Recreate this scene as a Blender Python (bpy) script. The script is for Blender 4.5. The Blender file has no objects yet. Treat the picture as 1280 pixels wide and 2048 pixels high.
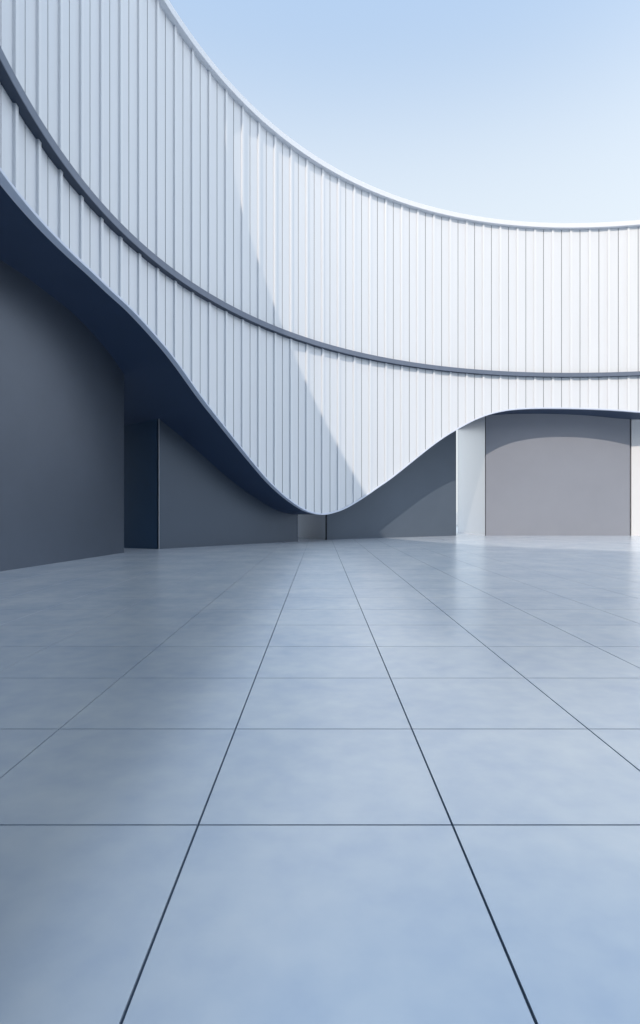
import bpy, math
import numpy as np

# ------------------------------------------------------------------ scene, camera, world, sun
scn = bpy.context.scene
col = scn.collection
CAM_H = 1.6
cam_d = bpy.data.cameras.new("camera")
cam = bpy.data.objects.new("camera", cam_d)
col.objects.link(cam)
cam.location = (0, 0, CAM_H)
cam.rotation_euler = (math.radians(90), 0, 0)
cam_d.sensor_fit = 'HORIZONTAL'
cam_d.sensor_width = 36.0
cam_d.lens = 1150.0 / 1280.0 * 36.0
cam_d.clip_start = 0.05
cam_d.clip_end = 6000
scn.camera = cam

SUN_AZ, SUN_EL = math.radians(19.7), math.radians(35.1)      # direction the light travels (from +Y towards +X), height
SUN_STRENGTH, SKY_STRENGTH, EXPOSURE = 1.45, 0.15, 0.92
SKY_GAIN = 0.55
SKY_STOPS = [(0.0, (.84, .89, .93)), (0.40, (.79, .87, .93)), (0.52, (.70, .80, .91)), (0.64, (.44, .60, .83)), (0.76, (.48, .66, .93)), (0.88, (.80, .98, 1.26)), (0.99, (.90, 1.10, 1.40))]
w = bpy.data.worlds.new("World")
scn.world = w
w.use_nodes = True
nt = w.node_tree
nt.nodes.clear()
o_ = nt.nodes.new('ShaderNodeOutputWorld')
bg = nt.nodes.new('ShaderNodeBackground')
sky = nt.nodes.new('ShaderNodeTexSky')
sky.sky_type = 'NISHITA'
sky.sun_disc = False
sky.sun_elevation = SUN_EL
sky.sun_rotation = SUN_AZ + math.pi
sky.altitude = 0
sky.air_density = 1.2
sky.dust_density = 4.0
sky.ozone_density = 1.6
# bright thin haze over the clear sky: whitens towards the horizon, blue overhead; unseen zenith brightened as fill
HAZE = 0.93
tc = nt.nodes.new('ShaderNodeTexCoord')
sx = nt.nodes.new('ShaderNodeSeparateXYZ')
nt.links.new(tc.outputs['Generated'], sx.inputs[0])
hr = nt.nodes.new('ShaderNodeValToRGB')
hr.color_ramp.interpolation = 'B_SPLINE'
for pos, c in SKY_STOPS:
    e = hr.color_ramp.elements.new(pos)
    e.color = (*c, 1)
hr.color_ramp.elements.remove(hr.color_ramp.elements[0])
hr.color_ramp.elements.remove(hr.color_ramp.elements[-1])
nt.links.new(sx.outputs['Z'], hr.inputs[0])
sc_ = nt.nodes.new('ShaderNodeVectorMath')
sc_.operation = 'SCALE'
nt.links.new(hr.outputs[0], sc_.inputs[0])
sc_.inputs['Scale'].default_value = SKY_GAIN / SKY_STRENGTH
mx = nt.nodes.new('ShaderNodeMix')
mx.data_type = 'RGBA'
mx.inputs['Factor'].default_value = HAZE
nt.links.new(sky.outputs[0], mx.inputs[6])
nt.links.new(sc_.outputs[0], mx.inputs[7])
# fill glow added to the sky high in the east, out of view
FILL_GLOW = 0.75
dp = nt.nodes.new('ShaderNodeVectorMath')
dp.operation = 'DOT_PRODUCT'
nt.links.new(tc.outputs['Generated'], dp.inputs[0])
dp.inputs[1].default_value = (0.832, -0.125, 0.541)
cl = nt.nodes.new('ShaderNodeMath')
cl.operation = 'MAXIMUM'
cl.inputs[1].default_value = 0.0
nt.links.new(dp.outputs['Value'], cl.inputs[0])
pw = nt.nodes.new('ShaderNodeMath')
pw.operation = 'POWER'
pw.inputs[1].default_value = 6
nt.links.new(cl.outputs[0], pw.inputs[0])
gl = nt.nodes.new('ShaderNodeVectorMath')
gl.operation = 'SCALE'
gl.inputs[0].default_value = (.92 * FILL_GLOW / SKY_STRENGTH, .96 * FILL_GLOW / SKY_STRENGTH, 1.02 * FILL_GLOW / SKY_STRENGTH)
nt.links.new(pw.outputs[0], gl.inputs['Scale'])
ad = nt.nodes.new('ShaderNodeVectorMath')
ad.operation = 'ADD'
nt.links.new(mx.outputs[2], ad.inputs[0])
nt.links.new(gl.outputs[0], ad.inputs[1])
nt.links.new(ad.outputs[0], bg.inputs[0])
bg.inputs[1].default_value = SKY_STRENGTH
nt.links.new(bg.outputs[0], o_.inputs[0])

sd = bpy.data.lights.new("sun", 'SUN')
sd.energy = SUN_STRENGTH
sd.angle = math.radians(0.5)
sd.color = (1.0, 0.87, 0.73)
so = bpy.data.objects.new("sun", sd)
col.objects.link(so)
so.location = (-20, -40, 60)
so.rotation_euler = (math.pi / 2 - SUN_EL, 0, -SUN_AZ)

scn.view_settings.view_transform = 'Standard'
scn.view_settings.look = 'None'
scn.view_settings.exposure = EXPOSURE
scn.view_settings.gamma = 1.0
scn.cycles.max_bounces = 10
scn.cycles.diffuse_bounces = 6
scn.cycles.use_denoising = True

# ------------------------------------------------------------------ materials
def mat(name, base, rough=0.5, spec=0.5, noise=None, bump=None, metallic=0.0, coat=0.0, rough_var=0.0):
    m = bpy.data.materials.new(name)
    m.use_nodes = True
    t = m.node_tree
    b = t.nodes['Principled BSDF']
    b.inputs['Base Color'].default_value = (*base, 1)
    b.inputs['Roughness'].default_value = rough
    b.inputs['Specular IOR Level'].default_value = spec
    b.inputs['Metallic'].default_value = metallic
    b.inputs['Coat Weight'].default_value = coat
    b.inputs['Coat Roughness'].default_value = 0.25
    geo = t.nodes.new('ShaderNodeNewGeometry')
    if noise:
        sc, amt, stretch = noise
        mp = t.nodes.new('ShaderNodeMapping')
        mp.inputs['Scale'].default_value = stretch
        t.links.new(geo.outputs['Position'], mp.inputs['Vector'])
        n = t.nodes.new('ShaderNodeTexNoise')
        n.inputs['Scale'].default_value = sc
        n.inputs['Detail'].default_value = 6
        n.inputs['Roughness'].default_value = 0.6
        t.links.new(mp.outputs[0], n.inputs['Vector'])
        mr = t.nodes.new('ShaderNodeMapRange')
        mr.inputs['From Min'].default_value = 0.3
        mr.inputs['From Max'].default_value = 0.7
        mr.inputs['To Min'].default_value = 1 - amt
        mr.inputs['To Max'].default_value = 1 + amt
        t.links.new(n.outputs['Fac'], mr.inputs['Value'])
        vm = t.nodes.new('ShaderNodeVectorMath')
        vm.operation = 'SCALE'
        vm.inputs[0].default_value = base
        t.links.new(mr.outputs[0], vm.inputs['Scale'])
        t.links.new(vm.outputs[0], b.inputs['Base Color'])
        if rough_var:
            r2 = t.nodes.new('ShaderNodeMapRange')
            r2.inputs['From Min'].default_value = 0.3
            r2.inputs['From Max'].default_value = 0.7
            r2.inputs['To Min'].default_value = rough - rough_var
            r2.inputs['To Max'].default_value = rough + rough_var
            t.links.new(n.outputs['Fac'], r2.inputs['Value'])
            t.links.new(r2.outputs[0], b.inputs['Roughness'])
    if bump:
        sc, st = bump
        n = t.nodes.new('ShaderNodeTexNoise')
        n.inputs['Scale'].default_value = sc
        n.inputs['Detail'].default_value = 4
        t.links.new(geo.outputs['Position'], n.inputs['Vector'])
        bp = t.nodes.new('ShaderNodeBump')
        bp.inputs['Strength'].default_value = st
        bp.inputs['Distance'].default_value = 0.01
        t.links.new(n.outputs['Fac'], bp.inputs['Height'])
        t.links.new(bp.outputs[0], b.inputs['Normal'])
    return m

M_WHITE = mat('white_metal_sheet', (0.665, 0.688, 0.722), 0.34, 0.5, noise=(0.9, 0.018, (1, 1, 0.15)), rough_var=0.05)
M_RIB = mat('white_metal_rib', (0.70, 0.72, 0.75), 0.32, 0.5)
M_BACK = mat('dark_cavity', (0.16, 0.18, 0.21), 0.8, 0.2)
M_UNDER_SHADE = mat('ledge_painted_shade', (0.035, 0.05, 0.08), 0.5, 0.3)  # shade below the ledge put into the colour
M_LEDGE = mat('grey_metal_ledge', (0.125, 0.155, 0.215), 0.45, 0.5, noise=(3, 0.05, (1, 1, 1)))
M_COPING = mat('white_coping', (0.70, 0.72, 0.76), 0.4, 0.5)
M_TRIM = mat('pale_lower_trim', (0.60, 0.65, 0.76), 0.4, 0.5)
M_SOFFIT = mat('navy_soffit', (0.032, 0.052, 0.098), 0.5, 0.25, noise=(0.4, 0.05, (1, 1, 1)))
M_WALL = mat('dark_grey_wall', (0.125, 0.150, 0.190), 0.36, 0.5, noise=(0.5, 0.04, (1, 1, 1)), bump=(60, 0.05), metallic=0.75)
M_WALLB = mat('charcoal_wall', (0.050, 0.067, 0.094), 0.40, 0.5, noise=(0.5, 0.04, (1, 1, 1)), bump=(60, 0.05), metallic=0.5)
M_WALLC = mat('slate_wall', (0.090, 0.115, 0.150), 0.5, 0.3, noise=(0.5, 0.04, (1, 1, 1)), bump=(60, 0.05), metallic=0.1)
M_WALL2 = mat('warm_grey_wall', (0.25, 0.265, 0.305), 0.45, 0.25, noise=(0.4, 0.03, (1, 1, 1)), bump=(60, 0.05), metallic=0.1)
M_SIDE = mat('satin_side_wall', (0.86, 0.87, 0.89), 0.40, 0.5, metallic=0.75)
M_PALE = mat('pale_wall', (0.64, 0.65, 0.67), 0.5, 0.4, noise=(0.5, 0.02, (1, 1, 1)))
M_REAR = mat('darkened_rear_cladding', (0.16, 0.21, 0.30), 0.35, 0.5)  # out-of-view cladding, made dark to cut bounce light on the facade
M_NAVY = mat('navy_side_wall', (0.036, 0.08, 0.145), 0.4, 0.4, noise=(0.5, 0.04, (1, 1, 1)))
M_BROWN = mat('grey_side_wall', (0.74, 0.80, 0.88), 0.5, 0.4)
M_EDGE = mat('bright_corner_bead', (0.42, 0.42, 0.45), 0.35, 0.5)
M_EDGED = mat('dark_corner_bead', (0.03, 0.035, 0.045), 0.8, 0.2)
M_ROOF = mat('grey_roof', (0.35, 0.36, 0.38), 0.8, 0.3)
M_GROUND = mat('pale_ground', (0.45, 0.47, 0.50), 0.8, 0.3, noise=(0.05, 0.08, (1, 1, 1)))
M_GROUT = mat('dark_joint', (0.07, 0.10, 0.15), 0.8, 0.2)

def floor_mat():
    m = bpy.data.materials.new('polished_stone_tile')
    m.use_nodes = True
    t = m.node_tree
    b = t.nodes['Principled BSDF']
    L = t.links.new
    geo = t.nodes.new('ShaderNodeNewGeometry')
    def noise(sc, det, ro, dist=0.0, mp=None):
        n = t.nodes.new('ShaderNodeTexNoise')
        n.inputs['Scale'].default_value = sc
        n.inputs['Detail'].default_value = det
        n.inputs['Roughness'].default_value = ro
        n.inputs['Distortion'].default_value = dist
        L(geo.outputs['Position'], n.inputs['Vector'])
        return n
    a = noise(0.8, 3, 0.5, 0.0)
    c = noise(4.5, 3, 0.5, 0.0)
    mix = t.nodes.new('ShaderNodeMix')
    mix.data_type = 'FLOAT'
    mix.inputs['Factor'].default_value = 0.42
    L(a.outputs['Fac'], mix.inputs[2])
    L(c.outputs['Fac'], mix.inputs[3])
    cr = t.nodes.new('ShaderNodeValToRGB')
    e = cr.color_ramp.elements
    e[0].position = 0.30
    e[0].color = (0.60, 0.695, 0.835, 1)
    e[1].position = 0.68
    e[1].color = (0.80, 0.86, 0.925, 1)
    L(mix.outputs[0], cr.inputs[0])
    L(cr.outputs[0], b.inputs['Base Color'])
    mr = t.nodes.new('ShaderNodeMapRange')
    mr.inputs['From Min'].default_value = 0.2
    mr.inputs['From Max'].default_value = 0.8
    mr.inputs['To Min'].default_value = 0.24
    mr.inputs['To Max'].default_value = 0.27
    L(a.outputs['Fac'], mr.inputs['Value'])
    L(mr.outputs[0], b.inputs['Roughness'])
    b.inputs['Specular IOR Level'].default_value = 0.8
    b.inputs['Metallic'].default_value = 0.45
    return m
M_FLOOR = floor_mat()

# ------------------------------------------------------------------ helpers
def mesh_obj(name, verts, faces, m, parent=None, smooth=False, kind=None, label=None, cat=None, group=None):
    me = bpy.data.meshes.new(name)
    me.from_pydata([tuple(map(float, v)) for v in verts], [], [tuple(map(int, f)) for f in faces])
    me.materials.append(m)
    if smooth:
        me.polygons.foreach_set('use_smooth', [True] * len(me.polygons))
    me.update()
    o = bpy.data.objects.new(name, me)
    col.objects.link(o)
    if parent is not None:
        o.parent = parent
        o.matrix_parent_inverse = parent.matrix_world.inverted()
    tag(o, label, cat, group, kind)
    return o

def tag(o, label=None, cat=None, group=None, kind=None):
    if label: o['label'] = label
    if cat: o['category'] = cat
    if group: o['group'] = group
    if kind: o['kind'] = kind

def empty(name, loc, label, cat, group=None):
    o = bpy.data.objects.new(name, None)
    o.location = loc
    o.empty_display_size = 0.3
    col.objects.link(o)
    bpy.context.view_layer.update()
    tag(o, label, cat, group)
    return o

# ------------------------------------------------------------------ the round plan of the building
CX, CY, R = 15.967, 14.394, 22.575
ROUT = R + 9.45
LAM = 0.903
TH0, DT = 3.26566, math.pi / 60          # joint angles: TH0 - k*DT
Z_J = 9.561 * LAM + CAM_H                # underside of the middle ledge
LEDGE_H = 0.26
Z_T = 20.105 * LAM + CAM_H               # underside of the coping
COP_H = 0.30
PROJ = 0.25

_pts = [(78.8, 6.981), (81.8, 7.146), (84.9, 7.255), (87.9, 7.316), (90.9, 7.344), (93.9, 7.345), (96.8, 7.302), (99.9, 7.185),
        (102.9, 6.905), (106, 6.417), (108.8, 5.792), (111.9, 5.037), (114.3, 4.345), (117.9, 3.24), (121.8, 2.09), (124.1, 1.55),
        (126.5, .95), (130, .235), (131.5, .03), (134.5, -.225), (137.6, -.015), (139, .225), (142, .845), (145.1, 1.642), (148, 2.537),
        (151, 3.438), (154.1, 4.307), (157.3, 5.122), (160.2, 5.91), (163, 6.52), (166.2, 6.98), (169.2, 7.286), (175, 7.50),
        (178.9, 7.50), (187.2, 7.453), (200, 7.4), (222, 7.3), (245, 6.6), (265, 6.2), (290, 6.9), (315, 7.2), (340, 6.2), (360, 5.4),
        (385, 5.9), (410, 6.4), (430, 6.75)]
_a = np.array([p[0] for p in _pts]); _z = np.array([p[1] for p in _pts])
_g = np.arange(-360, 900, 0.25)
_v = np.interp((_g - 78.8) % 360 + 78.8, np.r_[_a, 438.8], np.r_[_z, 6.981])
_k = np.exp(-0.5 * (np.arange(-16, 17) * 0.25 / 0.9) ** 2); _k /= _k.sum()
_v = np.convolve(_v, _k, 'same')
def zb(th):
    """height of the facade's wavy lower edge at plan angle th (radians)"""
    return float(np.interp(math.degrees(th) % 360, _g, _v)) * LAM + CAM_H
def pol(r, th, z=0.0):
    return (CX + r * math.cos(th), CY + r * math.sin(th), z)

bld = empty('round_building', (CX, CY, 0), 'white ribbed curved facade with a wavy lower edge and a thin grey ledge halfway up', 'building')

# --- cladding panels: a sheet with folded edges, and a box rib down its middle
GAP, FOLD = 0.017, 0.004
PITCH = R * DT
def frame(k):
    tm = TH0 - (k + 0.5) * DT
    c, s = math.cos(tm), math.sin(tm)
    # u runs to the right in the photograph (decreasing angle), v towards the courtyard
    return (s, -c), (-c, -s), tm
def P(k, u, v, z):
    """point on panel k: u in metres from its left joint, v out of the wall"""
    U, V, tm = frame(k)
    rc = R * math.cos(DT / 2)
    x = CX + rc * math.cos(tm) + U[0] * (u - PITCH / 2) + V[0] * v
    y = CY + rc * math.sin(tm) + U[1] * (u - PITCH / 2) + V[1] * v
    return (x, y, z)
def theta(k, u):
    return TH0 - (k + u / PITCH) * DT

def panel_mesh(k, lower, V, F):
    us = [(GAP, -0.012), (GAP, -FOLD), (GAP + FOLD, 0)]
    n = 7
    for i in range(1, n):
        us.append((GAP + FOLD + (PITCH - 2 * GAP - 2 * FOLD) * i / n, 0))
    us += [(PITCH - GAP - FOLD, 0), (PITCH - GAP, -FOLD), (PITCH - GAP, -0.012)]
    b = len(V)
    for u, v in us:
        if lower:
            z0, z1 = zb(theta(k, u)) + 0.05, Z_J + 0.02
        else:
            z0, z1 = Z_J + LEDGE_H - 0.02, Z_T + 0.02
        V.append(P(k, u, v, z0)); V.append(P(k, u, v, z1))
    for i in range(len(us) - 1):
        q = b + 2 * i
        F.append((q, q + 2, q + 3, q + 1))
RD, R0, R1 = 0.07, 0.445, 0.563
def rib_mesh(k, lower, V, F):
    u0, u1 = R0 * PITCH, R1 * PITCH
    c = 0.006
    prof = [(u0, -0.005), (u0, RD - c), (u0 + c, RD), (u1 - c, RD), (u1, RD - c), (u1, -0.005)]
    b = len(V)
    for u, v in prof:
        if lower:
            z0, z1 = zb(theta(k, u)) + 0.05, Z_J + 0.02
        else:
            z0, z1 = Z_J + LEDGE_H - 0.02, Z_T + 0.02
        V.append(P(k, u, v, z0)); V.append(P(k, u, v, z1))
    for i in range(len(prof) - 1):
        q = b + 2 * i
        F.append((q, q + 2, q + 3, q + 1))
VIS = range(-1, 42)
for lower in (False, True):
    V2, F2, V3, F3 = [], [], [], []
    for k in range(-49, 44):
        if k in VIS:
            V, F = [], []
            panel_mesh(k, lower, V, F)
            p = mesh_obj('cladding_panel', V, F, M_WHITE, bld)
            V, F = [], []
            rib_mesh(k, lower, V, F)
            mesh_obj('rib', V, F, M_RIB, p)
        else:
            panel_mesh(k, lower, V2, F2)
            rib_mesh(k, lower, V2, F2)
    mesh_obj('cladding', V2, F2, M_REAR, bld, kind='stuff')

# --- rings: backing, ledge, coping, lower trim, soffit, roof, outer wall
N = 480
T_A, T_B = TH0 - 44 * DT, TH0 + 49 * DT      # crescent with unseen ends shaped for the fill light, open to the right of the camera
ths = [T_A + (T_B - T_A) * i / N for i in range(N + 1)]
def ring(name, prof, m, smooth=False, parent=bld, closed=True):
    """prof(th) -> list of (r, z); swept round the plan"""
    V, F = [], []
    n = len(prof(0))
    for t in ths:
        for r, z in prof(t):
            V.append(pol(r, t, z))
    for i in range(N):
        j = i + 1
        for a in range(n if closed else n - 1):
            b = (a + 1) % n
            F.append((i * n + a, i * n + b, j * n + b, j * n + a))
    if closed:
        F += [tuple(range(n - 1, -1, -1)), tuple(N * n + a for a in range(n))]
    return mesh_obj(name, V, F, m, parent, smooth=smooth)
ring('wall_backing', lambda t: [(R + 0.06, zb(t) + 0.03), (R + 0.06, Z_T + 0.1)], M_BACK, closed=False)
c = 0.012
ri = R - PROJ
ring('middle_ledge', lambda t: [(R + 0.05, Z_J), (ri + c, Z_J), (ri, Z_J + c), (ri, Z_J + LEDGE_H - c), (ri + c, Z_J + LEDGE_H), (R + 0.05, Z_J + LEDGE_H)], M_LEDGE)
ring('ledge_shade_strip', lambda t: [(R + 0.05, Z_J + .003), (R + 0.05, Z_J - 0.004), (ri + 0.012, Z_J - 0.004), (ri + 0.012, Z_J + .003)], M_UNDER_SHADE)  # thin dark strip that paints the shade under the ledge
ring('coping', lambda t: [(R + 0.5, Z_T), (ri + c, Z_T), (ri, Z_T + c), (ri, Z_T + COP_H - c), (ri + c, Z_T + COP_H), (R + 0.5, Z_T + COP_H)], M_COPING)
rt = R - 0.095
ring('lower_trim', lambda t: [(R + 0.12, zb(t)), (rt + .006, zb(t)), (rt, zb(t) + .006), (rt, zb(t) + 0.072), (rt + .008, zb(t) + 0.08), (R + 0.12, zb(t) + 0.08)], M_TRIM)
def soffit_z(r, t):
    # the underside is slightly skewed against the plan's radii, more so towards the low dip
    k = float(np.interp(math.degrees(t) % 360, [148, 160], [0.65, 0.10]))
    return zb(t - math.radians(k) * (r - R)) + 0.02
SR = [R + 0.06, R + 0.5, R + 1, R + 1.5, R + 2, R + 2.5, R + 3, R + 4, R + 5, R + 6.5, R + 8, ROUT]
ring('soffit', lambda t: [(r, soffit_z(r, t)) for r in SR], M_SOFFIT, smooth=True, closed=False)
ring('roof', lambda t: [(R + 0.3, Z_T + 0.15), (ROUT, Z_T + 0.15)], M_ROOF, closed=False)
ring('outer_wall', lambda t: [(ROUT + 0.02, soffit_z(ROUT, t) - 0.05), (ROUT + 0.02, Z_T + 0.35), (ROUT - 0.2, Z_T + 0.35)], M_WHITE, closed=False)

for t in (T_A, T_B):
    V = [pol(R + .06, t, zb(t)), pol(ROUT, t, soffit_z(ROUT, t)), pol(ROUT, t, Z_T + .2), pol(R + .06, t, Z_T + .2)]
    mesh_obj('end_wall', V, [(0, 1, 2, 3)], M_WHITE, bld)

# ------------------------------------------------------------------ wedge-shaped ground floor walls under the soffit
def gp(x, yb):
    d = 1150 * CAM_H / (yb - 1024)
    return ((x - 640) / 1150 * d, d)
def outp(p, d=None):
    """run a side face outwards from corner p to the outer radius"""
    px, py = p[0] - CX, p[1] - CY
    if d is None:
        l = math.hypot(px, py); d = (px / l, py / l)
    B = px * d[0] + py * d[1]; Cc = px * px + py * py - (ROUT - 0.3) ** 2
    s = -B + math.sqrt(B * B - Cc)
    return (p[0] + d[0] * s, p[1] + d[1] * s)
def quad_wall(name, a, b, m, parent, z1, inset=0.0, thick=0.12):
    """upright slab whose outer face runs a -> b (seen from the courtyard with a on the left)"""
    dx, dy = b[0] - a[0], b[1] - a[1]
    l = math.hypot(dx, dy); nx, ny = -dy / l * thick, dx / l * thick
    V = [(a[0], a[1], 0), (b[0], b[1], 0), (b[0] + nx, b[1] + ny, 0), (a[0] + nx, a[1] + ny, 0)]
    V += [(x, y, z1) for x, y, _ in V]
    F = [(0, 1, 5, 4), (1, 2, 6, 5), (2, 3, 7, 6), (3, 0, 4, 7), (4, 5, 6, 7), (3, 2, 1, 0)]
    return mesh_obj(name, V, F, m, parent)
def bead(a, m, parent, z1, s=0.03, sy=None):
    V, F = [], []
    n = 8
    for i in range(n):
        t = 2 * math.pi * i / n
        V.append((a[0] + s * math.cos(t), a[1] + s * math.sin(t), 0)); V.append((a[0] + s * math.cos(t), a[1] + s * math.sin(t), z1))
    for i in range(n):
        j = (i + 1) % n
        F.append((2 * i, 2 * j, 2 * j + 1, 2 * i + 1))
    return mesh_obj('corner_bead', V, F, m, parent, smooth=True)

ZW = 11.5
def pier(a, b, mf, ml, mr, label, dl=None, dr=None, ll=None, lr=None):
    """wedge from front corners a (left) and b (right) back to the outer radius"""
    root = empty('pier', (a[0], a[1], 0), label, 'wall', 'walls under the curved facade')
    quad_wall('front_face', a, b, mf, root, ZW)
    ao, bo = outp(a, dl), outp(b, dr)
    if ll: ao = (a[0] + dl[0] * ll, a[1] + dl[1] * ll)
    # side faces start just behind the front slab
    def back(p, q, e):
        l = math.hypot(q[0] - p[0], q[1] - p[1])
        return (p[0] + (q[0] - p[0]) / l * e, p[1] + (q[1] - p[1]) / l * e)
    quad_wall('side_face', ao, back(a, ao, 0.122), ml, root, ZW)
    quad_wall('side_face', back(b, bo, 0.122), bo, mr, root, ZW)
    quad_wall('rear_face', bo, ao, ml, root, ZW)
    return root

A0, A1 = gp(0, 1143), gp(248, 1105.3)
dA = (A0[0] - A1[0], A0[1] - A1[1]); lA = math.hypot(*dA)
A00 = (A1[0] + dA[0] / lA * 13.0, A1[1] + dA[1] / lA * 13.0)
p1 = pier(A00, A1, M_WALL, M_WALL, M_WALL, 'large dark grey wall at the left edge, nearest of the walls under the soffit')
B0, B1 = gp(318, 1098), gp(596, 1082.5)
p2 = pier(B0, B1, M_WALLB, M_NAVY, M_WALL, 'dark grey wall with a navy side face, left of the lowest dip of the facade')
bead(B0, M_EDGE, p2, ZW, 0.016)
C0, C1 = gp(653, 1079.3), gp(912.3, 1071.3)
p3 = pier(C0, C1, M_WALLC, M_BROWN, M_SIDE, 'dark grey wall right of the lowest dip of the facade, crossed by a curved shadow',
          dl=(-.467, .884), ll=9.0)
bead(C0, M_EDGED, p3, ZW, 0.03)
YD = 38.95
D0, D1 = ((971 - 640) / 1150 * YD, YD), ((1260.5 - 640) / 1150 * YD, YD)
dj = (-0.03, 1.0)
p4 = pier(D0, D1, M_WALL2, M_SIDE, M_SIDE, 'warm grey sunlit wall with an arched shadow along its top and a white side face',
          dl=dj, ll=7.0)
bead(D0, M_EDGED, p4, ZW, 0.022)
bead(D1, M_EDGED, p4, ZW, 0.022)
E0, E1 = (21.12, 39.0), (27.0, 36.9)
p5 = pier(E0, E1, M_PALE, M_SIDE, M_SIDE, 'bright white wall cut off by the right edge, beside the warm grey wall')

# unseen wall added beside and behind the camera to block sun under the soffit
V, F = [], []
t0, t1, n = math.radians(196), T_B, 60
for i in range(n + 1):
    t = t0 + (t1 - t0) * i / n
    for r in (R + 2.6, R + 2.9):
        V.append(pol(r, t, 0)); V.append(pol(r, t, ZW))
for i in range(n):
    q = 4 * i
    F += [(q, q + 1, q + 5, q + 4), (q + 2, q + 6, q + 7, q + 3), (q + 1, q + 3, q + 7, q + 5)]
F += [(0, 2, 3, 1), (4 * n, 4 * n + 1, 4 * n + 3, 4 * n + 2)]
mesh_obj('sun_block_wall', V, F, M_WALL, smooth=False, label='unseen dark grey curved wall added behind the camera to block the sun', cat='wall')

# ------------------------------------------------------------------ ground and tiled floor
T = 1.3
JW, JD = 0.0115, 0.011
X0, Y0 = -0.623, 2.94
V, F = [], []
for i in range(-24, 36):
    for j in range(-14, 46):
        x0, x1 = X0 + i * T + JW / 2, X0 + (i + 1) * T - JW / 2
        y0, y1 = Y0 + j * T + JW / 2, Y0 + (j + 1) * T - JW / 2
        b = len(V)
        for e, z in ((0, 0.0), (0, -JD - 0.01)):
            V += [(x0 + e, y0 + e, z), (x1 - e, y0 + e, z), (x1 - e, y1 - e, z), (x0 + e, y1 - e, z)]
        F.append((b, b + 1, b + 2, b + 3))
        for a in range(4):
            c2 = (a + 1) % 4
            F.append((b + 4 + a, b + 4 + c2, b + c2, b + a))
mesh_obj('floor', V, F, M_FLOOR, kind='structure')
gx0, gx1, gy0, gy1 = X0 - 24 * T, X0 + 36 * T, Y0 - 14 * T, Y0 + 46 * T
mesh_obj('floor_bed', [(gx0, gy0, -JD), (gx1, gy0, -JD), (gx1, gy1, -JD), (gx0, gy1, -JD)], [(0, 1, 2, 3)], M_GROUT, kind='structure')
G = 3000
mesh_obj('ground', [(-G, -G, -0.03), (G, -G, -0.03), (G, G, -0.03), (-G, G, -0.03)], [(0, 1, 2, 3)], M_GROUND, kind='structure')
